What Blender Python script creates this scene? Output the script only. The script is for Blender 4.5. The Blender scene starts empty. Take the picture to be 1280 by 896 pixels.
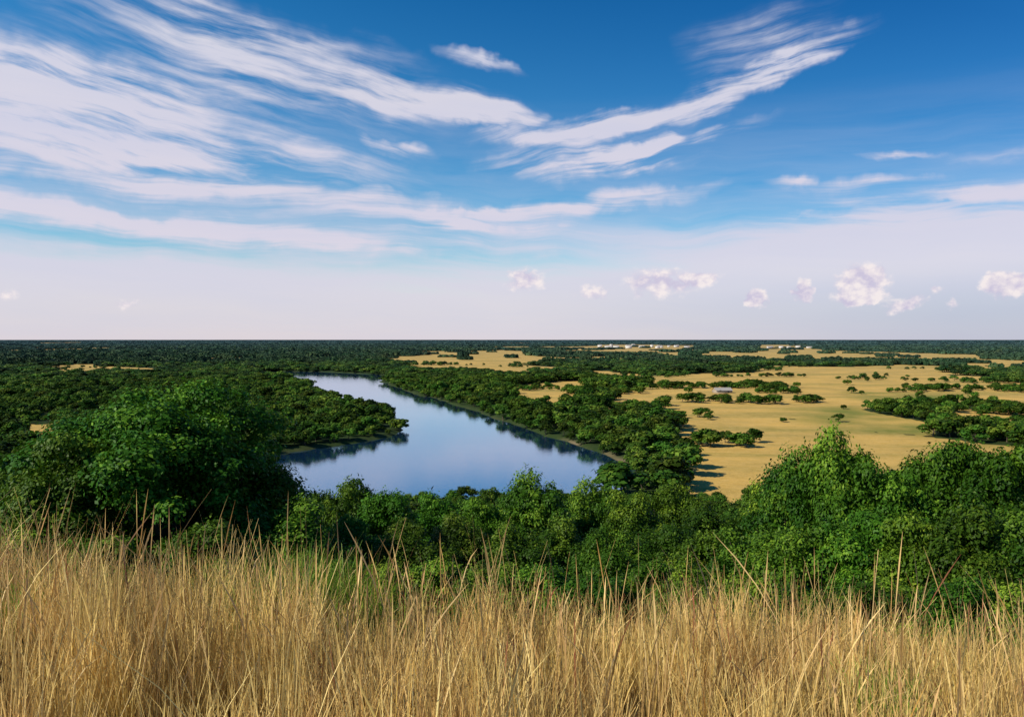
import bpy, math, numpy as np
from mathutils import Vector
rng=np.random.default_rng(7)
F=995.0; CZ=45.0
S=bpy.context.scene
S.view_settings.view_transform='Standard'; S.view_settings.look='None'; S.view_settings.exposure=0
def g(px,py):
    d=CZ*F/(py-424.0); return ((px-640.0)/F*d, d)
# ---------------------------------------------------------------- noise
def _h(ix,iy,s):
    n=(ix.astype(np.int64)*374761393+iy.astype(np.int64)*668265263+s*1442695041)&0xffffffff
    n=((n^(n>>13))*1274126177)&0xffffffff
    return ((n^(n>>16))&0xffff)/65535.0
def vn(x,y,s=0):
    ix=np.floor(x);iy=np.floor(y);fx=x-ix;fy=y-iy
    fx=fx*fx*(3-2*fx);fy=fy*fy*(3-2*fy)
    a=_h(ix,iy,s);b=_h(ix+1,iy,s);c=_h(ix,iy+1,s);d=_h(ix+1,iy+1,s)
    return (a*(1-fx)+b*fx)*(1-fy)+(c*(1-fx)+d*fx)*fy
def fbm(x,y,s=0,o=4):
    t=0;a=0.5;n=0
    for i in range(o):
        t=t+a*vn(x*2**i+17.3*i,y*2**i-9.1*i,s+i);n+=a;a*=0.5
    return t/n
# ---------------------------------------------------------------- map layout
def poly(pts): return np.array([g(*p) for p in pts])
LAKE=poly([(300,468.5),(340,464),(400,465),(478,468),(482,480),(530,496),(590,512),(640,532),(700,550),(755,567),(790,588),
 (780,612),(700,630),(620,640),(520,642),(400,640),(330,622),(270,600),(262,580),(310,572),(380,563),(450,554),(492,544),(503,533),
 (470,519),(430,505),(398,492),(380,480),(350,472)])
def inside(P,x,y):
    r=np.zeros(x.shape,bool);n=len(P)
    for i in range(n):
        x1,y1=P[i];x2,y2=P[(i+1)%n]
        c=((y1>y)!=(y2>y))
        with np.errstate(divide='ignore',invalid='ignore'):
            xx=(x2-x1)*(y-y1)/(y2-y1)+x1
        r^=c&(x<xx)
    return r
def sdf(P,x,y):
    d=np.full(x.shape,1e9);n=len(P)
    for i in range(n):
        a=P[i];b=P[(i+1)%n];e=b-a
        t=np.clip(((x-a[0])*e[0]+(y-a[1])*e[1])/(e@e),0,1)
        d=np.minimum(d,np.hypot(x-a[0]-t*e[0],y-a[1]-t*e[1]))
    return np.where(inside(P,x,y),-d,d)
def lake_sd(x,y):
    k=np.clip(y/500,0.4,2)
    wx=x+(fbm(x/28,y/28,3)-.5)*14*k; wy=y+(fbm(x/28,y/28,9)-.5)*14*k
    return sdf(LAKE,wx,wy)
FIELDS=[poly(p) for p in [
 [(825,545),(905,524),(1010,529),(1080,543),(1150,549),(1270,562),(1290,590),(1000,640),(870,640),(868,605),(862,578),(835,562)],
 [(755,512),(800,486),(900,490),(1000,500),(1090,488),(1215,497),(1225,506),(1060,516),(1010,528),(870,536),(790,530),(755,526)],
 [(622,482),(728,478),(735,500),(700,512),(640,508)],
 [(500,455),(610,456),(660,462),(640,470),(520,466)],
 [(925,468),(1060,460),(1135,472),(1140,486),(950,484)],
 [(1180,516),(1290,507),(1290,538),(1200,535)],
 [(40,461),(120,459),(190,463),(185,470),(80,471)],
 [(230,448.5),(340,447),(345,452),(240,454)],
 [(20,533),(65,531),(75,562),(25,560)],
 [(1195,455),(1290,452),(1290,464),(1200,464)],
 [(560,445),(700,446),(690,451),(560,450)],
 [(735,440),(880,440),(880,431),(735,431)],
 [(940,441),(1025,441),(1025,431),(940,431)]]]
GREEN=[poly(p) for p in [[(955,520),(1060,511),(1180,538),(1160,549),(1080,543),(1010,529)],[(1060,492),(1200,497),(1230,505),(1080,503)]]]
def warped(x,y):
    k=np.clip(y/600,0.5,6)
    return x+(fbm(x/40/k,y/40/k,21)-.5)*30*k, y+(fbm(x/40/k,y/40/k,27)-.5)*44*k
def field_mask(x,y):
    wx,wy=warped(x,y)
    m=np.zeros(x.shape,bool)
    for P in FIELDS+GREEN: m|=inside(P,wx,wy)
    ppy=424+CZ*F/np.maximum(y,1); ppx=640+x/np.maximum(y,1)*F
    n=fbm(x/230,y/300,40,4)
    n2=fbm(x/420,y/1100,140,4)
    n=np.where(y>1500,n2,n)
    thr=np.full(x.shape,0.68)
    thr=np.where((ppx>520)&(ppy<507),0.535,thr)
    thr=np.where((ppy<458)&(ppx<=520),0.60,thr)
    thr=np.where(ppy<440,0.60,thr)
    thr=np.where((ppy>507)&(ppx<900),0.9,thr)
    thr=np.where((ppx<520)&(ppy>474),0.9,thr)
    m|=(n>thr)&(y>330)
    return m
def green_mask(x,y):
    wx,wy=warped(x,y);m=np.zeros(x.shape)
    for P in GREEN: m=np.maximum(m,np.clip(.5-sdf(P,wx,wy)/28,0,1))
    return m*np.clip(fbm(x/30,y/30,31)*2.4-.35,0,1)
HY=[-400,-60,0,2,4,6.5,8,12,18,30,60,100,160,192,230]
HZ=[30,43,43.05,42.78,42.53,42.18,41.5,39.2,36.2,32.2,23.8,13.8,3.2,0.9,0.9]
def height(x,y,sd=None):
    if sd is None: sd=lake_sd(x,y)
    yy=y+np.clip(np.abs(x)-60,0,400)*0.25*np.clip(y/40,0,1)
    h=np.interp(yy,HY,HZ)
    w=np.clip((200-yy)/60,0,1)
    h=h-0.075*np.clip(x,-14,14)*np.clip(1-(y-10)/30,0,1)*np.clip((y+30)/30,0,1)
    h=h+(fbm(x/14,y/14,5)-.5)*2.2*w*np.clip((y-10)/20,0,1)+(fbm(x/1.5,y/1.5,6)-.5)*0.16*(w>0)
    plain=1.1+(fbm(x/120,y/120,11)-.5)*1.2+ (fbm(x/2500,y/2500,12)-.42)*14*np.clip((y-1600)/4000,0,1)
    plain=np.clip(plain,0.7,50)
    z=np.maximum(h, plain)
    bank=np.clip(sd*0.35,-2.5,60)
    z=np.where(y>150,np.minimum(z,np.maximum(bank,-2.5)+np.where(sd>4,60,0)*np.clip((sd-4)/8,0,1)),z)
    return z
# ---------------------------------------------------------------- helpers
def new_mesh(name,V,Fc,nper,mats,mi=None,attrs=None,smooth=False):
    me=bpy.data.meshes.new(name)
    V=np.ascontiguousarray(V,dtype=np.float32);Fc=np.ascontiguousarray(Fc,dtype=np.int32)
    me.vertices.add(len(V));me.vertices.foreach_set('co',V.ravel())
    nf=len(Fc)
    me.loops.add(nf*nper);me.loops.foreach_set('vertex_index',Fc.ravel())
    me.polygons.add(nf);me.polygons.foreach_set('loop_start',np.arange(nf,dtype=np.int32)*nper)
    for m in mats: me.materials.append(m)
    if mi is not None: me.polygons.foreach_set('material_index',np.ascontiguousarray(mi,dtype=np.int32))
    if smooth: me.polygons.foreach_set('use_smooth',np.ones(nf,bool))
    me.update(calc_edges=True)
    if attrs:
        for k,(dom,a) in attrs.items():
            at=me.attributes.new(k,'FLOAT',dom);at.data.foreach_set('value',np.ascontiguousarray(a,dtype=np.float32))
    return me
def obj(name,me,loc=(0,0,0),link=True):
    o=bpy.data.objects.new(name,me);o.location=loc
    if link:S.collection.objects.link(o)
    return o
class NT:
    def __init__(s,t): s.t=t;s.n=t.nodes;s.l=t.links
    def node(s,ty,**k):
        n=s.n.new(ty)
        for a,b in k.items(): setattr(n,a,b)
        return n
    def set(s,sock,v):
        if hasattr(v,'is_output'): s.l.new(v,sock)
        elif v is not None: sock.default_value=v
    def math(s,op,a,b=None,c=None,clamp=False):
        n=s.node('ShaderNodeMath',operation=op,use_clamp=clamp)
        s.set(n.inputs[0],a)
        if b is not None:s.set(n.inputs[1],b)
        if c is not None:s.set(n.inputs[2],c)
        return n.outputs[0]
    def mr(s,v,a,b,c=0.,d=1.,smooth=False):
        n=s.node('ShaderNodeMapRange');n.interpolation_type='SMOOTHSTEP' if smooth else 'LINEAR'
        s.set(n.inputs[0],v)
        for i,q in enumerate((a,b,c,d)): s.set(n.inputs[i+1],q)
        return n.outputs[0]
    def mix(s,f,a,b,bt='MIX'):
        n=s.node('ShaderNodeMix',data_type='RGBA',blend_type=bt)
        s.set(n.inputs[0],f)
        s.set(n.inputs[6],a if hasattr(a,'is_output') else (*a,1)); s.set(n.inputs[7],b if hasattr(b,'is_output') else (*b,1))
        return n.outputs[2]
    def noise(s,vec,scale,detail=4,rough=.55,dist=0.):
        n=s.node('ShaderNodeTexNoise');s.set(n.inputs['Vector'],vec)
        n.inputs['Scale'].default_value=scale;n.inputs['Detail'].default_value=detail
        n.inputs['Roughness'].default_value=rough;n.inputs['Distortion'].default_value=dist
        return n.outputs['Fac']
    def mapping(s,vec,loc=(0,0,0),rot=(0,0,0),sc=(1,1,1),ty='POINT'):
        n=s.node('ShaderNodeMapping',vector_type=ty);s.set(n.inputs[0],vec)
        n.inputs[1].default_value=loc;n.inputs[2].default_value=rot;n.inputs[3].default_value=sc
        return n.outputs[0]
def mat(name):
    m=bpy.data.materials.new(name);m.use_nodes=True;m.node_tree.nodes.clear()
    t=NT(m.node_tree);o=t.node('ShaderNodeOutputMaterial');return m,t,o
def attr(t,n): 
    a=t.node('ShaderNodeAttribute');a.attribute_name=n;return a.outputs['Fac']
def painted_haze(t,col,amt=.6,hz=(0.08,0.15,0.19),near=800.,far=9000.):  # aerial haze painted into the base colour by distance from world origin
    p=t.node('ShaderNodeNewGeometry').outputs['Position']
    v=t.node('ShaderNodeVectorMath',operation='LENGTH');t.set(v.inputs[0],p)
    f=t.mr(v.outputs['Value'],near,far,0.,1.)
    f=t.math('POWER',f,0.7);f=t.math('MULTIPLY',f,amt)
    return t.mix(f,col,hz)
# ---------------------------------------------------------------- materials
def leaf_mat(name,c1,c2,c3,trans=.3,hz=False,inst=.5):
    m,t,o=mat(name)
    r=attr(t,'rnd')
    oi=t.node('ShaderNodeObjectInfo').outputs['Random']
    col=t.mix(r,c1,c2)
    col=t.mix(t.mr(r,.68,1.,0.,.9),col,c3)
    hs=t.node('ShaderNodeHueSaturation')
    t.set(hs.inputs['Hue'],t.mr(oi,0.,1.,.470,.512)); 
    rr=t.math('FRACT',t.math('MULTIPLY',oi,7.31))
    t.set(hs.inputs['Value'],t.mr(rr,0.,1.,1-inst*.6,1+inst*.8)); t.set(hs.inputs['Saturation'],1.0);t.set(hs.inputs['Color'],col)
    col=hs.outputs[0]
    if hz: col=painted_haze(t,col)
    p=t.node('ShaderNodeBsdfPrincipled');t.set(p.inputs['Base Color'],col);p.inputs['Roughness'].default_value=.5
    p.inputs['Specular IOR Level'].default_value=.12 if not hz else .04
    tr=t.node('ShaderNodeBsdfTranslucent');t.set(tr.inputs[0],t.mix(.5,col,(0.10,0.22,0.01)) if not hz else col)
    mx=t.node('ShaderNodeMixShader');mx.inputs[0].default_value=trans
    t.l.new(p.outputs[0],mx.inputs[1]);t.l.new(tr.outputs[0],mx.inputs[2]);t.l.new(mx.outputs[0],o.inputs[0]);return m
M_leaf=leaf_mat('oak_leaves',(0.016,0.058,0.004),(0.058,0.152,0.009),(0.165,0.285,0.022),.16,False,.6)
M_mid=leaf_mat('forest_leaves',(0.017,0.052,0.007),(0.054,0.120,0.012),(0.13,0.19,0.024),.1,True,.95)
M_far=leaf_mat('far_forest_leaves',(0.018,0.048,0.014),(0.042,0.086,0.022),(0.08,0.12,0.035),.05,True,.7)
m,t,o=mat('bark');p=t.node('ShaderNodeBsdfPrincipled')
tc=t.node('ShaderNodeTexCoord').outputs['Object']
n=t.noise(t.mapping(tc,sc=(6,6,1.2)),3,6)
t.set(p.inputs['Base Color'],t.mix(n,(0.05,0.035,0.022),(0.17,0.13,0.09)));p.inputs['Roughness'].default_value=.9
b=t.node('ShaderNodeBump');b.inputs['Strength'].default_value=.6;t.set(b.inputs['Height'],n);t.l.new(b.outputs[0],p.inputs['Normal'])
t.l.new(p.outputs[0],o.inputs[0]);M_bark=m
# grass
def grass_mat(name,a,b,c,low):
    m,t,o=mat(name);r=attr(t,'rnd');h=attr(t,'hgt')
    col=t.mix(r,a,b);col=t.mix(t.mr(r,.84,.95,0.,1.),col,c)
    P=t.node('ShaderNodeNewGeometry').outputs['Position']
    hs=t.node('ShaderNodeHueSaturation');nn=t.noise(P,1.3,3)
    t.set(hs.inputs['Hue'],t.mr(nn,.3,.7,.486,.512));t.set(hs.inputs['Value'],t.mr(t.noise(t.mapping(P,loc=(9,3,0)),1.8,3),.3,.7,.62,1.3));t.set(hs.inputs['Color'],col)
    col=t.mix(t.mr(h,0.,.6,.92,0.),hs.outputs[0],low)  # shade between stems painted in: colour darkens towards the blade base
    p=t.node('ShaderNodeBsdfPrincipled');t.set(p.inputs['Base Color'],col);p.inputs['Roughness'].default_value=.5;p.inputs['Specular IOR Level'].default_value=.3
    tr=t.node('ShaderNodeBsdfTranslucent');t.set(tr.inputs[0],col)
    mx=t.node('ShaderNodeMixShader');mx.inputs[0].default_value=.16
    t.l.new(p.outputs[0],mx.inputs[1]);t.l.new(tr.outputs[0],mx.inputs[2]);t.l.new(mx.outputs[0],o.inputs[0]);return m
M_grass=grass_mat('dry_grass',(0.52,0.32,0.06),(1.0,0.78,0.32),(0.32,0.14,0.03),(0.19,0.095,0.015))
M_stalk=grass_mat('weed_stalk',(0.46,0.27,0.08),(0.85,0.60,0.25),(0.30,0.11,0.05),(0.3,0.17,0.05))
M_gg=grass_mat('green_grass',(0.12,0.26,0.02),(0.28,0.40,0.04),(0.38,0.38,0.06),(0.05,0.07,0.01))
# ground
m,t,o=mat('ground')
P=t.node('ShaderNodeNewGeometry').outputs['Position']
fl=attr(t,'field');gr=attr(t,'green');sh=attr(t,'shore');hl=attr(t,'hill')
n1=t.noise(P,.02,8,.6);n2=t.noise(P,.25,6,.6);n3=t.noise(t.mapping(P,rot=(0,0,.3),sc=(.006,.03,.01)),1.,6,.6)
tan=t.mix(t.mr(n1,.38,.66),(0.66,0.41,0.10),(0.42,0.29,0.075))
tan=t.mix(t.mr(n3,.50,.66,0.,.7),tan,(0.20,0.20,0.04))
tan=t.mix(t.mr(n2,.35,.7,0.,.4),tan,(0.72,0.49,0.17))
n4=t.noise(P,.9,5,.65)
tan=t.mix(t.mr(n4,.5,.75,0.,.45),tan,(0.26,0.17,0.04))
grn=t.mix(n2,(0.09,0.15,0.02),(0.20,0.22,0.04))
tan=t.mix(gr,tan,grn)
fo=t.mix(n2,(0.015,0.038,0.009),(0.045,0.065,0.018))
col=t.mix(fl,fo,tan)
col=t.mix(sh,col,t.mix(n2,(0.20,0.14,0.08),(0.34,0.25,0.15)))
col=painted_haze(t,col,.35)
hc=t.mix(t.noise(P,3.,6,.6),(0.08,0.045,0.018),(0.22,0.14,0.05))
col=t.mix(hl,col,hc)
p=t.node('ShaderNodeBsdfPrincipled');t.set(p.inputs['Base Color'],col);p.inputs['Roughness'].default_value=.95;p.inputs['Specular IOR Level'].default_value=.1
b=t.node('ShaderNodeBump');b.inputs['Strength'].default_value=.6;b.inputs['Distance'].default_value=.6;t.set(b.inputs['Height'],n2);t.l.new(b.outputs[0],p.inputs['Normal'])
t.l.new(p.outputs[0],o.inputs[0]);M_ground=m
# water
m,t,o=mat('lake_water')
P=t.node('ShaderNodeNewGeometry').outputs['Position']
w1=t.noise(P,.9,5,.6);w2=t.noise(t.mapping(P,sc=(.02,.06,1)),1.,4,.6)
df=t.node('ShaderNodeBsdfDiffuse');t.set(df.inputs[0],(0.010,0.045,0.11,1))
gl=t.node('ShaderNodeBsdfGlossy');t.set(gl.inputs[0],(0.82,0.90,1.,1))
t.set(gl.inputs['Roughness'],t.mr(w2,.42,.62,.012,.07))
b=t.node('ShaderNodeBump');b.inputs['Strength'].default_value=.08;b.inputs['Distance'].default_value=.25;t.set(b.inputs['Height'],w1);t.l.new(b.outputs[0],gl.inputs['Normal'])
fr=t.node('ShaderNodeFresnel');fr.inputs[0].default_value=1.6
mx=t.node('ShaderNodeMixShader');t.set(mx.inputs[0],t.mr(fr.outputs[0],.05,.6,.32,.86))
t.l.new(df.outputs[0],mx.inputs[1]);t.l.new(gl.outputs[0],mx.inputs[2]);t.l.new(mx.outputs[0],o.inputs[0]);M_water=m
def plain(name,c,r=.7):
    m,t,o=mat(name);p=t.node('ShaderNodeBsdfPrincipled')
    n=t.noise(t.node('ShaderNodeTexCoord').outputs['Object'],2.,5)
    t.set(p.inputs['Base Color'],t.mix(n,tuple(x*.85 for x in c),tuple(min(1,x*1.1) for x in c)));p.inputs['Roughness'].default_value=r
    t.l.new(p.outputs[0],o.inputs[0]);return m
M_wall=plain('white_wall',(0.72,0.69,0.64));M_roof=plain('roof',(0.42,0.38,0.33));M_win=plain('window_glass',(0.04,0.05,0.06),.2);M_tanwall=plain('tan_wall',(0.35,0.28,0.2))
# ---------------------------------------------------------------- terrain
rad=np.concatenate([np.linspace(.3,12,60),np.geomspace(12.2,1300,520),np.geomspace(1312,70000,220)])
ang=np.radians(np.concatenate([np.linspace(-44,44,560),np.linspace(46,314,70)]))
R,A=np.meshgrid(rad,ang,indexing='ij');X=R*np.sin(A);Y=R*np.cos(A)
sd=lake_sd(X,Y);Z=height(X,Y,sd)
nr,na=X.shape
V=np.stack([X,Y,Z],-1).reshape(-1,3)
V=np.vstack([V,[[0,0,float(height(np.array([0.]),np.array([0.]))[0])]]])
i,j=np.meshgrid(np.arange(nr-1),np.arange(na),indexing='ij');j2=(j+1)%na
Q=np.stack([i*na+j,i*na+j2,(i+1)*na+j2,(i+1)*na+j],-1).reshape(-1,4)[:,::-1]
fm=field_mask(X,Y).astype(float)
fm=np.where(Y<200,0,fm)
gm=green_mask(X,Y)*.85
px_=640+X/np.maximum(Y,1)*F;py_=424+CZ*F/np.maximum(Y,1)
shm=np.clip(1-np.abs(sd-.8)/2.2,0,1)*(Y>200)*np.clip(fbm(X/18,Y/18,77)*3-1.2,0,1)*np.where((px_>640)&(py_>530),1,.12)
hm=np.clip((14-Y)/4,0,1)
ap=lambda a:np.append(a.ravel(),a.ravel()[0])
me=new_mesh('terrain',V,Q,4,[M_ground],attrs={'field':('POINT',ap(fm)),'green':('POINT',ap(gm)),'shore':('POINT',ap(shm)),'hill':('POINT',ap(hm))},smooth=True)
obj('ground_terrain',me)
capV=V[:na].copy();cc=V[-1:]
me=new_mesh('c',np.vstack([capV,cc]),np.stack([np.arange(na),(np.arange(na)+1)%na,np.full(na,na)],-1)[:,::-1],3,[M_ground],attrs={'hill':('POINT',np.ones(na+1))})
oc=obj('ground_cap',me);oc.parent=bpy.data.objects['ground_terrain']
me=new_mesh('lake',np.array([[-420,185,0],[140,185,0],[140,1180,0],[-420,1180,0]]),np.array([[0,1,2,3]]),4,[M_water])
obj('lake_water',me)
# ---------------------------------------------------------------- trees
def tube(p0,p1,r0,r1,bend,k=6,seg=4):
    ts=np.linspace(0,1,seg+1);pts=p0+(p1-p0)*ts[:,None]+bend*np.sin(ts*math.pi)[:,None]
    d=(p1-p0)/np.linalg.norm(p1-p0);u=np.cross(d,[.3,.9,.1]);u/=np.linalg.norm(u);v=np.cross(d,u)
    a=np.arange(k)*2*math.pi/k
    rr=(r0+(r1-r0)*ts)
    V=pts[:,None]+rr[:,None,None]*(np.cos(a)[None,:,None]*u+np.sin(a)[None,:,None]*v)
    i,j=np.meshgrid(np.arange(seg),np.arange(k),indexing='ij');j2=(j+1)%k
    return V.reshape(-1,3),np.stack([i*k+j,i*k+j2,(i+1)*k+j2,(i+1)*k+j],-1).reshape(-1,4)
def leaves(c,nrm,L,r,wr=.5):
    n=len(c)
    a=r.normal(size=(n,3));a-=nrm*np.sum(a*nrm,1,keepdims=True);a/=np.linalg.norm(a,axis=1,keepdims=True)+1e-9
    b=np.cross(nrm,a);l=(L*r.uniform(.6,1.25,n))[:,None]
    v=np.stack([c-a*l*.5,c+b*l*wr*.5+nrm*l*.08,c+a*l*.5,c-b*l*wr*.5+nrm*l*.08],1).reshape(-1,3)
    return v,np.arange(n*4).reshape(-1,4)
def tree(name,seed,H,Rc,ncl,nleaf,L,base=.18,lmat=None,trunk=True,wr=.5,crad=(.2,.34),nl=9,nj=.5,up=.55,sprig=0.):
    r=np.random.default_rng(seed)
    zc=H*(base+1)/2;hz=H*(1-base)/2
    d=r.normal(size=(ncl,3));d/=np.linalg.norm(d,axis=1,keepdims=True)
    d[:,2]=np.where(d[:,2]<-.5,-d[:,2],d[:,2])
    q=r.uniform(.3,1,ncl)**.45
    th=np.arctan2(d[:,1],d[:,0]);lob=1+.22*np.sin(3*th+r.uniform(0,6))+.16*np.sin(5*th+r.uniform(0,6))
    taper=np.where(d[:,2]>0,1-.12*d[:,2],1.)
    cr=r.uniform(crad[0],crad[1],ncl)*Rc
    C=np.stack([d[:,0]*q*(Rc-cr*.5)*lob*taper,d[:,1]*q*(Rc-cr*.5)*lob*taper,zc+d[:,2]*q*(hz-cr*.4)*r.uniform(.82,1.1,ncl)],1)
    w=cr**2;w/=w.sum();k=r.choice(ncl,nleaf,p=w)
    e=r.normal(size=(nleaf,3));e/=np.linalg.norm(e,axis=1,keepdims=True)
    e[:,2]=np.where((e[:,2]<-.2)&(r.random(nleaf)<.6),-e[:,2],e[:,2])
    rho=r.uniform(.35,1.,nleaf)**.5*(1+.3*r.normal(size=nleaf)*(r.random(nleaf)<.25))
    if sprig:   # leaves gathered into protruding shoots so clump outlines are ragged
        ns=14;sd_=r.normal(size=(ncl,ns,3));sd_/=np.linalg.norm(sd_,axis=2,keepdims=True);sd_[...,2]=np.abs(sd_[...,2])*.9
        use=r.random(nleaf)<sprig;si=r.integers(0,ns,nleaf);t_=r.uniform(.7,1.45,nleaf)
        e2=sd_[k,si]+r.normal(size=(nleaf,3))*.13
        e=np.where(use[:,None],e2/np.linalg.norm(e2,axis=1,keepdims=True),e);rho=np.where(use,t_,rho)
    pos=C[k]+e*(cr[k]*rho)[:,None]*np.array([1,1,.78])
    nrm=e*.8+np.array([0,0,up])+r.normal(size=(nleaf,3))*nj;nrm/=np.linalg.norm(nrm,axis=1,keepdims=True)
    lv,lf=leaves(pos,nrm,L,r,wr)
    clr=r.random(ncl)
    rnd=np.clip(.6*clr[k]+.4*r.random(nleaf)+.14*(e[:,2]),0,1)  # random leaf tone, plus sunlit green painted towards each clump's top
    Vs=[lv];Fs=[lf];off=len(lv);mi=[np.zeros(nleaf,int)];rn=[rnd]
    if trunk:
        tr=H*.028
        parts=[tube(np.array([0,0,-.4]),np.array([r.normal()*.2,r.normal()*.2,H*.5]),tr,tr*.6,r.normal(size=3)*H*.01,8,5)]
        for kk in r.choice(ncl,min(nl,ncl),replace=False):
            z0=H*r.uniform(.15,.5);parts.append(tube(np.array([0,0,z0]),C[kk],tr*.5,tr*.08,r.normal(size=3)*H*.02+np.array([0,0,-H*.02]),5,4))
        for v,f in parts:
            Vs.append(v);Fs.append(f+off);off+=len(v);mi.append(np.ones(len(f),int));rn.append(np.zeros(len(f)))
    return new_mesh(name,np.vstack(Vs),np.vstack(Fs),4,[lmat or M_leaf,M_bark],np.concatenate(mi),{'rnd':('FACE',np.concatenate(rn))})
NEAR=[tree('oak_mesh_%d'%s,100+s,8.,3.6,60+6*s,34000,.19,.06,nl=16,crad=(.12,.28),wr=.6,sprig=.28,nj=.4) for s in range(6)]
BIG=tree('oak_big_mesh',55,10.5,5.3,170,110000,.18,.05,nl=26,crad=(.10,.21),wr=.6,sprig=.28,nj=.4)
def hz1(x,y): return float(height(np.array([float(x)]),np.array([float(y)]))[0])
def put(px,py,d,R,me,name='oak_tree',H0=8.,R0=3.6,rot=None):
    x=(px-640)/F*d;z=hz1(x,d)-.2;top=CZ-(py-424)/F*d;H=max(top-z,1.5)
    o=obj(name,me,(x,d,z));o.scale=(R/R0,R/R0,H/H0);o.rotation_euler=(0,0,rng.uniform(0,6.28) if rot is None else rot);return o
put(205,480,31,5.3,BIG,H0=10.5,R0=5.3,rot=.6)
L=[(85,545,28,2.8),(318,570,32,2.9),(362,628,29,2.4),(10,600,36,2.8),(-60,570,34,4),(-150,540,36,4.5),(250,660,23,2.2),(120,675,22,2.2),(30,670,23,2.4),(-60,660,24,3),(350,700,24,2.1),
 (425,595,50,2.8),(480,608,47,2.6),(545,618,52,2.9),(600,624,42,2.4),(662,595,44,2.8),(735,606,48,2.7),(790,618,44,2.4),(850,602,50,2.8),(900,632,38,2.3),
 (440,650,36,2.1),(510,655,33,2.1),(570,648,37,2.1),(640,662,32,2.1),(700,648,35,2.1),(760,660,31,2.),(820,655,34,2.1),(880,670,29,2.),
 (420,700,26,1.8),(480,712,25,1.7),(550,698,26,1.8),(610,710,24,1.6),(680,700,24,1.7),(745,714,23,1.6),(810,702,24,1.7),(870,712,22,1.6),
 (1000,567,32,2.4),(1050,542,30,2.3),(965,604,38,2.3),(1110,585,29,2.),(1180,542,30,2.5),(1240,580,28,2.2),(1290,558,29,2.8),(1360,550,30,3.5),(1440,560,30,4),
 (940,665,26,1.9),(1000,650,24,1.9),(1070,638,23,1.9),(1140,645,22,1.8),(1210,640,21,1.9),(1275,650,21,1.9),(1350,630,22,2.4),
 (930,725,20,1.5),(990,735,19,1.5),(1060,722,18,1.4),(1130,735,18,1.5),(1200,728,17,1.4),(1265,738,17,1.5),(1340,725,18,2)]
for k,(a,b_,d,r_) in enumerate(L): put(a,b_,d,r_,NEAR[(k*5+k//7)%6])
# ------- instanced masses
def inst_mass(name,coll,P,rot,scl,idx):
    me=bpy.data.meshes.new(name);n=len(P);me.vertices.add(n);me.vertices.foreach_set('co',np.ascontiguousarray(P,np.float32).ravel())
    a=me.attributes.new('irot','FLOAT_VECTOR','POINT');a.data.foreach_set('vector',np.ascontiguousarray(rot,np.float32).ravel())
    a=me.attributes.new('iscl','FLOAT_VECTOR','POINT');a.data.foreach_set('vector',np.ascontiguousarray(scl,np.float32).ravel())
    a=me.attributes.new('iidx','INT','POINT');a.data.foreach_set('value',np.ascontiguousarray(idx,np.int32))
    o=obj(name,me)
    ng=bpy.data.node_groups.new(name+'_gn','GeometryNodeTree')
    ng.interface.new_socket('Geometry',in_out='INPUT',socket_type='NodeSocketGeometry');ng.interface.new_socket('Geometry',in_out='OUTPUT',socket_type='NodeSocketGeometry')
    N=ng.nodes;Lk=ng.links;gi=N.new('NodeGroupInput');go=N.new('NodeGroupOutput')
    ci=N.new('GeometryNodeCollectionInfo');ci.inputs[0].default_value=coll;ci.inputs['Separate Children'].default_value=True;ci.inputs['Reset Children'].default_value=True
    ip=N.new('GeometryNodeInstanceOnPoints');ip.inputs['Pick Instance'].default_value=True
    def na_(nm,ty):
        q=N.new('GeometryNodeInputNamedAttribute');q.data_type=ty;q.inputs['Name'].default_value=nm;return q.outputs['Attribute']
    Lk.new(gi.outputs[0],ip.inputs['Points']);Lk.new(ci.outputs[0],ip.inputs['Instance'])
    Lk.new(na_('iidx','INT'),ip.inputs['Instance Index']);Lk.new(na_('irot','FLOAT_VECTOR'),ip.inputs['Rotation']);Lk.new(na_('iscl','FLOAT_VECTOR'),ip.inputs['Scale'])
    Lk.new(ip.outputs[0],go.inputs[0])
    md=o.modifiers.new('scatter','NODES');md.node_group=ng;return o
def coll(name,meshes):
    c=bpy.data.collections.new(name)
    for k,m_ in enumerate(meshes):
        o=bpy.data.objects.new('%s_%02d'%(name,k),m_);c.objects.link(o)
    return c
cA=coll('slope_tree_src',[tree('slope_tree_%d'%s,300+s,8.,3.9,42,8000,.37,.05,M_mid,crad=(.16,.3),wr=.65,sprig=.2) for s in range(5)])
cB=coll('mid_tree_src',[tree('mid_tree_%d'%s,200+s,8.,4.2,16,900,1.05,.02,M_mid,nl=2,wr=.8,crad=(.28,.46),nj=.3,up=.3) for s in range(6)])
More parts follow.
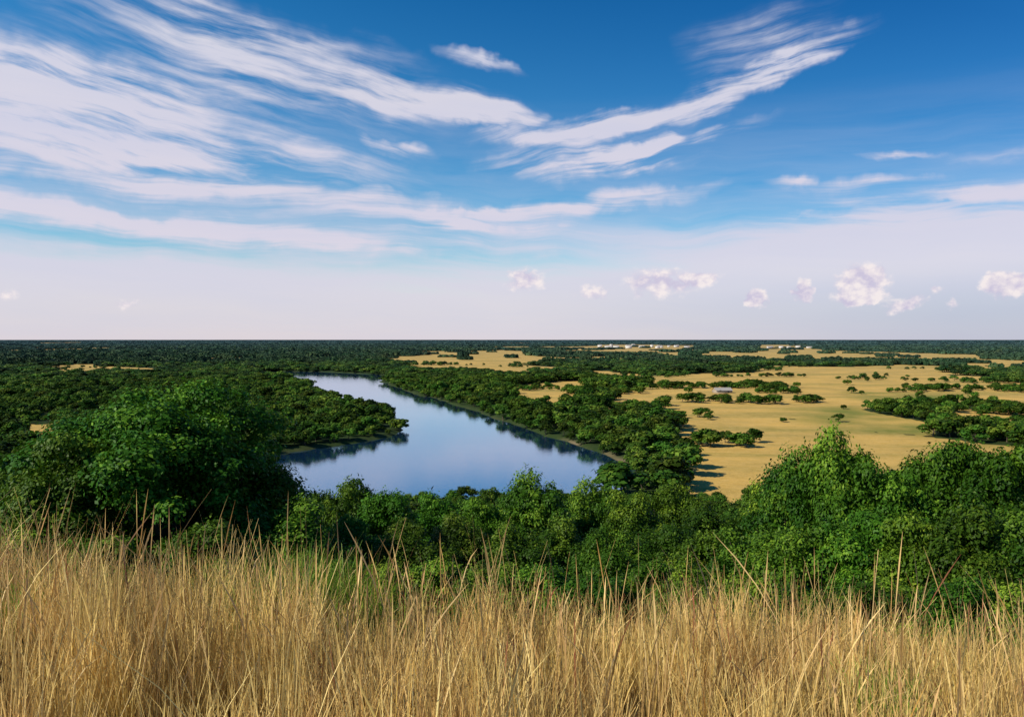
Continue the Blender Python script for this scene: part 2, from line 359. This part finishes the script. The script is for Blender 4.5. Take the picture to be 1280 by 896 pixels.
def clump(name,seed,n=26):
    r=np.random.default_rng(seed);Vs=[];Fs=[];rn=[];off=0
    for k in range(n):
        c=r.uniform(-.5,.5,2);rr=r.uniform(.09,.16);h=r.uniform(.55,1.)
        m_=50;e=r.normal(size=(m_,3));e/=np.linalg.norm(e,axis=1,keepdims=True);e[:,2]=np.abs(e[:,2])
        pos=np.stack([c[0]+e[:,0]*rr,c[1]+e[:,1]*rr,h*(.35+.6*e[:,2])],1)
        nr=e*np.array([1,1,.8])+r.normal(size=(m_,3))*.35;nr/=np.linalg.norm(nr,axis=1,keepdims=True)
        a=np.cross(nr,[0,0,1.]);a/=np.linalg.norm(a,axis=1,keepdims=True)+1e-6;b=np.cross(nr,a)
        l=rr*r.uniform(.35,.6,m_)[:,None];zs=np.array([1,1,3.])
        v=np.stack([pos-a*l-b*l*zs,pos+a*l-b*l*zs,pos+a*l+b*l*zs,pos-a*l+b*l*zs],1).reshape(-1,3)
        v[:,2]=np.clip(v[:,2],-.05,1.15)
        Vs.append(v);Fs.append(np.arange(m_*4).reshape(-1,4)+off);off+=m_*4;rn.append(np.clip(r.random()*.7+.3*r.random(m_),0,1))
    return new_mesh(name,np.vstack(Vs),np.vstack(Fs),4,[M_far],None,{'rnd':('FACE',np.concatenate(rn))})
cC=coll('far_clump_src',[clump('far_clump_%d'%s,400+s) for s in range(5)])
def sample(d0,d1,spfn,amax=40):
    P=[];d=d0
    while d<d1:
        s=spfn(d);n=int(2*math.radians(amax)*d/s)
        a=np.linspace(-math.radians(amax),math.radians(amax),n)+rng.normal(size=n)*s/d*.4
        r=d+rng.uniform(-.5,.5,n)*s
        P.append(np.stack([r*np.sin(a),r*np.cos(a)],1));d+=s
    return np.vstack(P)
# hillside forest
p=sample(52,225,lambda d:6.6)
sdv=lake_sd(p[:,0],p[:,1]);h=height(p[:,0],p[:,1],sdv)
ok=(sdv>1.)|(p[:,1]<190);ok&=~field_mask(p[:,0],p[:,1]);ok&=~((p[:,0]>28)&(p[:,1]>205)&(p[:,0]<200)&(fbm(p[:,0]/20,p[:,1]/20,61)<.55))
p=p[ok];h=h[ok]
ppx=640+p[:,0]/p[:,1]*F
lim=np.interp(ppx,[-200,0,60,380,420,900,950,1300,1600],[545,560,590,625,614,614,605,590,580])
hmax=CZ-(lim-424)/F*p[:,1]-h
H=np.minimum(rng.uniform(4.5,11,len(p)),hmax+rng.normal(size=len(p))*1.1)
k=H>2.;p=p[k];h=h[k];H=H[k];n=len(p)
s=rng.uniform(.7,1.1,n)*np.clip(H/8,.6,1.1)
inst_mass('hillside_trees',cA,np.stack([p[:,0],p[:,1],h-.3],1),np.stack([np.zeros(n),np.zeros(n),rng.uniform(0,6.28,n)],1),np.stack([s,s,H/8],1),rng.integers(0,5,n))
# valley forest
p=sample(222,1500,lambda d:max(7.8,.0102*d))
sdv=lake_sd(p[:,0],p[:,1]);h=height(p[:,0],p[:,1],sdv)
fmk=field_mask(p[:,0],p[:,1])
cl=fbm(p[:,0]/75,p[:,1]/55,88,3)
keep=(~fmk)|((cl>np.where(p[:,1]<420,.72,.67))&(rng.random(len(p))<.85))|(rng.random(len(p))<.005)
keep&=(sdv>.2)
gap=(fbm(p[:,0]/70,p[:,1]/70,99)<.26)&(p[:,1]>420)&(sdv>15)
keep&=~gap
p=p[keep];h=h[keep];sv=sdv[keep];fk=fmk[keep];n=len(p)
ds=np.hypot(p[:,0],p[:,1])
H=(3.6+6.4*fbm(p[:,0]/60,p[:,1]/60,55))*rng.uniform(.6,1.35,n);H=np.where(fk,H*.75,H)
H=np.where(sv<9,H*.85,H)
s=H/8*rng.uniform(1.0,1.45,n)*np.where(fk,1.15,np.clip(ds/650,1,1.8))
inst_mass('valley_forest',cB,np.stack([p[:,0],p[:,1],h-.4],1),np.stack([np.zeros(n),np.zeros(n),rng.uniform(0,6.28,n)],1),np.stack([s,s,H/8],1),rng.integers(0,6,n))
print('valley',n)
p=sample(1450,45000,lambda d:.0125*d)
h=height(p[:,0],p[:,1]);keep=~field_mask(p[:,0],p[:,1])
keep|=rng.random(len(p))<.02
p=p[keep];h=h[keep];n=len(p);ds=np.hypot(p[:,0],p[:,1])
s=.0125*ds*rng.uniform(.9,1.5,n);H=rng.uniform(5,11,n)*np.where(rng.random(n)<.06,1.5,1.)
inst_mass('far_forest',cC,np.stack([p[:,0],p[:,1],h-.3],1),np.stack([np.zeros(n),np.zeros(n),rng.uniform(0,6.28,n)],1),np.stack([s,s,H],1),rng.integers(0,5,n))
# ---------------------------------------------------------------- grass (one real mesh)
def blades(name,r,bx,by,H,la,ln,w,k2,seedp,mt,seg=5):
    n=len(bx);bz=height(bx,by)-.03
    ts=np.linspace(0,1,seg+1)[None]
    bd=r.uniform(1.3,2.6,n)[:,None];droop=np.where(r.random(n)<.18,.28,.04)[:,None]
    f=r.uniform(0,math.pi,n);sx_=np.cos(f)[:,None];sy_=np.sin(f)[:,None]
    z=H[:,None]*(ts-droop*ts**3);hx=(np.cos(la)*ln)[:,None]*ts**bd;hy=(np.sin(la)*ln)[:,None]*ts**bd
    ww=w[:,None]*(1-.75*ts)
    sp=r.random(n)<seedp
    prof=np.full(seg+1,.45);prof[-1]=.12;prof[-2]=1.15
    if seg>5: prof[-3]=.8
    ww=np.where(sp[:,None],w[:,None]*prof[None],ww)*.5
    X_=bx[:,None]+hx;Y_=by[:,None]+hy;Z_=bz[:,None]+z
    a=np.stack([X_-sx_*ww,Y_-sy_*ww,Z_],-1);b=np.stack([X_+sx_*ww,Y_+sy_*ww,Z_],-1)
    V=np.stack([a,b],2).reshape(-1,3)
    i=np.arange(seg);q=np.stack([2*i,2*i+1,2*i+3,2*i+2],1)
    Fc=(q[None]+(np.arange(n)*2*(seg+1))[:,None,None]).reshape(-1,4)
    me=new_mesh(name,V,Fc,4,[mt],attrs={'rnd':('FACE',np.repeat(k2,seg)),'hgt':('POINT',np.tile(np.repeat(np.linspace(0,1,seg+1),2),n))})
    return obj(name,me)
r=np.random.default_rng(11)
nt=4500
ty=r.uniform(0,1,nt*2);ty=np.sqrt(ty*(9.2**2-1.6**2)+1.6**2);tx=r.uniform(-1,1,nt*2)*(.85*ty+.6)
den=fbm(tx/.6,ty/.6,71);kk=(den>.48)|(r.random(nt*2)<.12);tx=tx[kk][:nt];ty=ty[kk][:nt];nt=len(tx)
th_=(.30+.98*fbm(tx/.8,ty/.8,73,3))*r.uniform(.62,1.24,nt)
nb=r.integers(12,30,nt);ix=np.repeat(np.arange(nt),nb);n=len(ix)
rr_=np.abs(r.normal(size=n))*.06;aa=r.uniform(0,6.283,n)
bx=tx[ix]+rr_*np.cos(aa);by=ty[ix]+rr_*np.sin(aa)
H=th_[ix]*r.uniform(.45,1.15,n)
la=aa+r.normal(size=n)*.6;ln=(np.abs(r.normal(size=n))*.19+.03)*H
k2=np.clip(.5*r.random(nt)[ix]+.5*r.random(n),0,1)
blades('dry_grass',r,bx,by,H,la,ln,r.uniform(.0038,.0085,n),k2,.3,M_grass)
print('blades',n)
n=2100;by=np.sqrt(r.uniform(0,1,n)*(8.4**2-16)+16);bx=r.uniform(-.85,.85,n)*by
H=r.uniform(.7,1.2,n)*np.where(r.random(n)<.25,1.3,1.);la=r.uniform(0,6.28,n);ln=np.abs(r.normal(size=n))*.22*H
bx=np.append(bx,[2.15,2.9,-1.9,.15]);by=np.append(by,[4.5,5.5,5.2,6.]);H=np.append(H,[1.7,1.45,1.3,1.3]);la=np.append(la,[.2,2.6,1,0]);ln=np.append(ln,[.08,.4,.1,.2]);n=len(bx)
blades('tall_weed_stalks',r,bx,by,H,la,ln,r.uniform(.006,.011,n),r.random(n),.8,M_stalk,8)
n=2600;c=r.integers(0,10,n)
bx=np.where(c<7,r.normal(size=n)*.3-1.85,r.uniform(-4,4,10)[c]+r.normal(size=n)*.1);by=np.where(c<7,r.normal(size=n)*.25+7.5,r.uniform(4,7,10)[c]+r.normal(size=n)*.1)
H=r.uniform(.45,.95,n)*np.where(c<7,1.25,.8);la=r.uniform(0,6.28,n)
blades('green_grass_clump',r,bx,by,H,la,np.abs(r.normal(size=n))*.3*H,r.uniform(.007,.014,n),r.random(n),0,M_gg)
# ---------------------------------------------------------------- buildings
def house(px,py,W,D,Hh,name,rot=0,wall=None):
    wall=wall or M_wall
    x,y=g(px,py);z=hz1(x,y)
    e=bpy.data.objects.new(name,None);S.collection.objects.link(e);e.location=(x,y,z);e.rotation_euler=(0,0,rot)
    def bx(nm,x0,x1,y0,y1,z0,z1,m_):
        v=np.array([[a,b,c] for a in(x0,x1) for b in(y0,y1) for c in(z0,z1)])
        f=np.array([[0,1,3,2],[4,6,7,5],[0,4,5,1],[2,3,7,6],[0,2,6,4],[1,5,7,3]])
        o=obj(nm,new_mesh(nm,v,f,4,[m_]));o.parent=e
    bx('walls',-W/2,W/2,-D/2,D/2,-1,Hh,wall)
    o_=.4;rh=D*.28
    v=np.array([[-W/2-o_,-D/2-o_,Hh-.1],[W/2+o_,-D/2-o_,Hh-.1],[W/2+o_,0,Hh+rh],[-W/2-o_,0,Hh+rh],[-W/2-o_,D/2+o_,Hh-.1],[W/2+o_,D/2+o_,Hh-.1]])
    o=obj('roof',new_mesh('roof',v,np.array([[0,1,2,3],[3,2,5,4]]),4,[M_roof]));o.parent=e
    v=np.array([[-W/2,-D/2,Hh],[-W/2,D/2,Hh],[-W/2,0,Hh+rh-.2],[W/2,-D/2,Hh],[W/2,D/2,Hh],[W/2,0,Hh+rh-.2]])
    o=obj('gables',new_mesh('gables',v,np.array([[0,1,2],[3,4,5]]),3,[wall]));o.parent=e
    nw=max(2,int(W/5))
    for k in range(nw):
        cx=-W/2+(k+.5)*W/nw
        if k==nw//2: bx('door',cx-.6,cx+.6,-D/2-.03,-D/2+.02,0,2.2,M_win)
        else: bx('window_%d'%k,cx-.8,cx+.8,-D/2-.03,-D/2+.02,1.1,2.6,M_win)
house(903,493,14,8,2.2,'farm_house',.2,M_tanwall)
for k in range(16):
    house(752+k*7.2+rng.uniform(-6,6),434.3+rng.uniform(-1.4,1.8),rng.uniform(12,34),rng.uniform(10,16),rng.uniform(6,12),'white_building',rng.uniform(-.6,.6))
for k in range(6):
    house(956+k*10+rng.uniform(-6,6),435.2+rng.uniform(-1.2,1.5),rng.uniform(12,30),12,rng.uniform(5,10),'white_building',rng.uniform(-.6,.6))
# ---------------------------------------------------------------- world
SE=math.radians(37);SA=math.radians(-115)
W=bpy.data.worlds.new('World');S.world=W;W.use_nodes=True;t=NT(W.node_tree);t.n.clear()
W.cycles.sampling_method='NONE'
out=t.node('ShaderNodeOutputWorld');bg=t.node('ShaderNodeBackground');bg.inputs[1].default_value=.1
sk=t.node('ShaderNodeTexSky');sk.sky_type='NISHITA';sk.sun_disc=False;sk.sun_elevation=SE;sk.sun_rotation=SA%(2*math.pi);sk.air_density=1.;sk.dust_density=.2;sk.ozone_density=3.
D=t.node('ShaderNodeTexCoord').outputs['Generated']
sx=t.node('ShaderNodeSeparateXYZ');t.l.new(D,sx.inputs[0]);x_,y_,z_=sx.outputs
U=t.math('MULTIPLY',t.math('ARCTAN2',x_,y_),F)
hh=t.math('SQRT',t.math('ADD',t.math('MULTIPLY',x_,x_),t.math('MULTIPLY',y_,y_)))
Vv=t.math('MULTIPLY',t.math('DIVIDE',z_,t.math('MAXIMUM',hh,.02)),F)
cb=t.node('ShaderNodeCombineXYZ');t.l.new(U,cb.inputs[0]);t.l.new(Vv,cb.inputs[1]);Pc=cb.outputs[0]
def warp(P,sc,amt,seed,det=3):
    n=t.node('ShaderNodeTexNoise');n.inputs['Scale'].default_value=sc;n.inputs['Detail'].default_value=det
    t.l.new(t.mapping(P,loc=(seed,seed*2,0)),n.inputs['Vector'])
    a=t.node('ShaderNodeVectorMath',operation='SUBTRACT');t.l.new(n.outputs['Color'],a.inputs[0]);a.inputs[1].default_value=(.5,.5,.5)
    b=t.node('ShaderNodeVectorMath',operation='MULTIPLY');t.l.new(a.outputs[0],b.inputs[0]);b.inputs[1].default_value=(amt*1.6,amt,0)
    c=t.node('ShaderNodeVectorMath',operation='ADD');t.l.new(P,c.inputs[0]);t.l.new(b.outputs[0],c.inputs[1]);return c.outputs[0]
Pw=warp(warp(Pc,.008,50,10,2),.035,26,50,3)
def group(st,P):
    acc=None
    for (px,py,a,b,ang_,s_) in st:
        az=math.atan((px-640)/F)
        m_=t.mapping(P,(az*F,(424-py)*math.cos(az),0),(0,0,math.radians(-ang_)),(a,b,1),'TEXTURE')
        gq=t.node('ShaderNodeTexGradient',gradient_type='SPHERICAL');t.l.new(m_,gq.inputs[0])
        v=t.math('MULTIPLY',gq.outputs['Fac'],s_)
        acc=v if acc is None else t.math('ADD',acc,v)
    return acc
Pw2=warp(Pc,.007,34,200,2)
def streak(ang_,lx,ly,off):
    q=t.mapping(Pw2,rot=(0,0,math.radians(ang_)))
    return t.noise(t.mapping(q,loc=(off,off,0),sc=(1/lx,1/ly,1)),1.,7,.60,.0)
GA=[(330,80,330,54,14,1.1),(540,125,160,36,11,1.1),(605,147,90,24,4,1.5),(600,72,80,16,18,1.1),(120,130,360,95,6,1.15),(60,85,220,36,8,.8),(170,190,400,46,2,1.2),(495,183,55,13,14,1.4),(350,40,240,34,10,.75)]
GB=[(735,160,200,22,-7,1.25),(880,122,160,22,-15,1.1),(985,82,120,24,-22,1.1),(730,203,160,28,-3,1.6),(800,188,100,22,-12,1.2),(955,55,110,60,-8,.7),(870,172,110,14,-8,.8),(700,178,120,18,4,.7)]
GC=[(260,238,420,28,3,1.4),(95,264,210,20,4,1.4),(710,260,240,20,-7,1.5),(400,300,540,36,0,1.3),(560,278,180,18,0,1.0),(1110,237,180,15,2,1.0),(1240,243,90,11,-3,1.3),(985,229,32,11,0,1.1),(1120,196,60,7,3,.8),(1250,186,80,10,-5,.5),(1000,275,140,10,0,.7)]
def dens(M,N,lo=.34,hi=.67):
    return t.mr(t.math('MULTIPLY',M,t.mr(N,lo,hi,.0,1.85)),0.0,1.4,0.,.97,True)
dA=dens(group(GA,Pw),streak(12,230,30,3.));dB=dens(group(GB,Pw),streak(-11,180,22,40.));dC=dens(group(GC,Pw),streak(1,340,22,80.))
nv=streak(2,420,40,120.)
Vn=t.math('ADD',Vv,t.math('MULTIPLY',t.math('SUBTRACT',nv,.5),-140.))
top=t.mr(U,150.,420.,146.,160.)
veil=t.mr(Vn,top,t.math('SUBTRACT',top,t.mr(U,100.,400.,90.,26.)),0.,.9,True)
low=t.mr(Vv,95.,20.,0.,t.mr(U,0.,500.,.15,.9),True)
thin=t.mr(Vv,300.,120.,.0,.3)
cloud=t.math('MAXIMUM',t.math('MAXIMUM',dA,dB),dC)
one=lambda a:t.math('SUBTRACT',1.,a)
cloud=one(t.math('MULTIPLY',t.math('MULTIPLY',one(cloud),one(veil)),one(t.math('MULTIPLY',thin,t.mr(nv,.35,.6)))))
GD=[(656,350,36,22,0,1.2),(825,354,70,28,0,1.05),(880,350,32,14,0,1.2),(945,375,19,15,0,1.7),(1004,363,16,21,0,1.7),(1078,352,38,28,0,1.9),(1072,372,42,13,0,1.4),(1130,381,34,12,-15,1.1),(1258,355,34,20,0,1.9),(740,366,32,18,0,.9),(1170,362,10,8,0,.9),(1190,380,12,12,0,.8),(160,382,22,14,0,.7),(10,368,24,12,0,.8)]
Pd=warp(Pc,.06,16,90)
nd=t.noise(t.mapping(Pc,sc=(1/16,1/13,1)),1.,6,.6)
dD=t.mr(t.math('MULTIPLY',group(GD,Pd),t.mr(nd,.3,.65,.4,1.4)),.22,.8,0.,1.,True)
hs=t.node('ShaderNodeHueSaturation');hs.inputs['Saturation'].default_value=1.42;t.l.new(sk.outputs[0],hs.inputs['Color'])
skc=t.mix(1.,hs.outputs[0],(.98,1.06,1.12),'MULTIPLY')
skc=t.mix(1.,skc,t.mix(t.mr(t.math('ADD',Vv,t.math('MULTIPLY',U,.4)),150.,560.),(1.22,1.22,1.12),(.58,.75,.85)),'MULTIPLY')
cc=t.mix(t.mr(Vv,60.,350.,0.,1.),(7.8,6.9,7.8),(7.4,7.2,8.0))
cc=t.mix(t.mr(nv,.35,.65,0.,.3),cc,(5.8,6.1,8.0))
cc=t.mix(low,cc,(4.5,4.7,6.6))
cl2=t.mix(t.math('MULTIPLY',cloud,.92),skc,cc)
shd=t.math('ADD',nd,t.math('MULTIPLY',t.math('SUBTRACT',t.noise(t.mapping(Pc,loc=(.2,.35,0),sc=(1/30,1/22,1)),1.,2,.5),.5),.8))
fin=t.mix(t.math('MULTIPLY',dD,.88),cl2,t.mix(t.mr(shd,.35,.62),(6.0,5.5,7.1),(9.4,8.5,8.4)))
t.l.new(fin,bg.inputs[0]);t.l.new(bg.outputs[0],out.inputs[0])
# sun
sv=Vector((math.sin(SA)*math.cos(SE),math.cos(SA)*math.cos(SE),math.sin(SE)))
l=bpy.data.lights.new('sun','SUN');l.energy=5.;l.angle=math.radians(.5);l.color=(1,.91,.75)
lo=bpy.data.objects.new('sun',l);S.collection.objects.link(lo);lo.rotation_euler=sv.to_track_quat('Z','Y').to_euler();lo.location=(0,0,100)
c=bpy.data.cameras.new('camera');c.sensor_width=36;c.lens=36*F/1280;c.clip_start=.05;c.clip_end=200000
co=bpy.data.objects.new('camera',c);S.collection.objects.link(co);co.location=(0,0,CZ);co.rotation_euler=(math.radians(90-1.38),0,0);S.camera=co
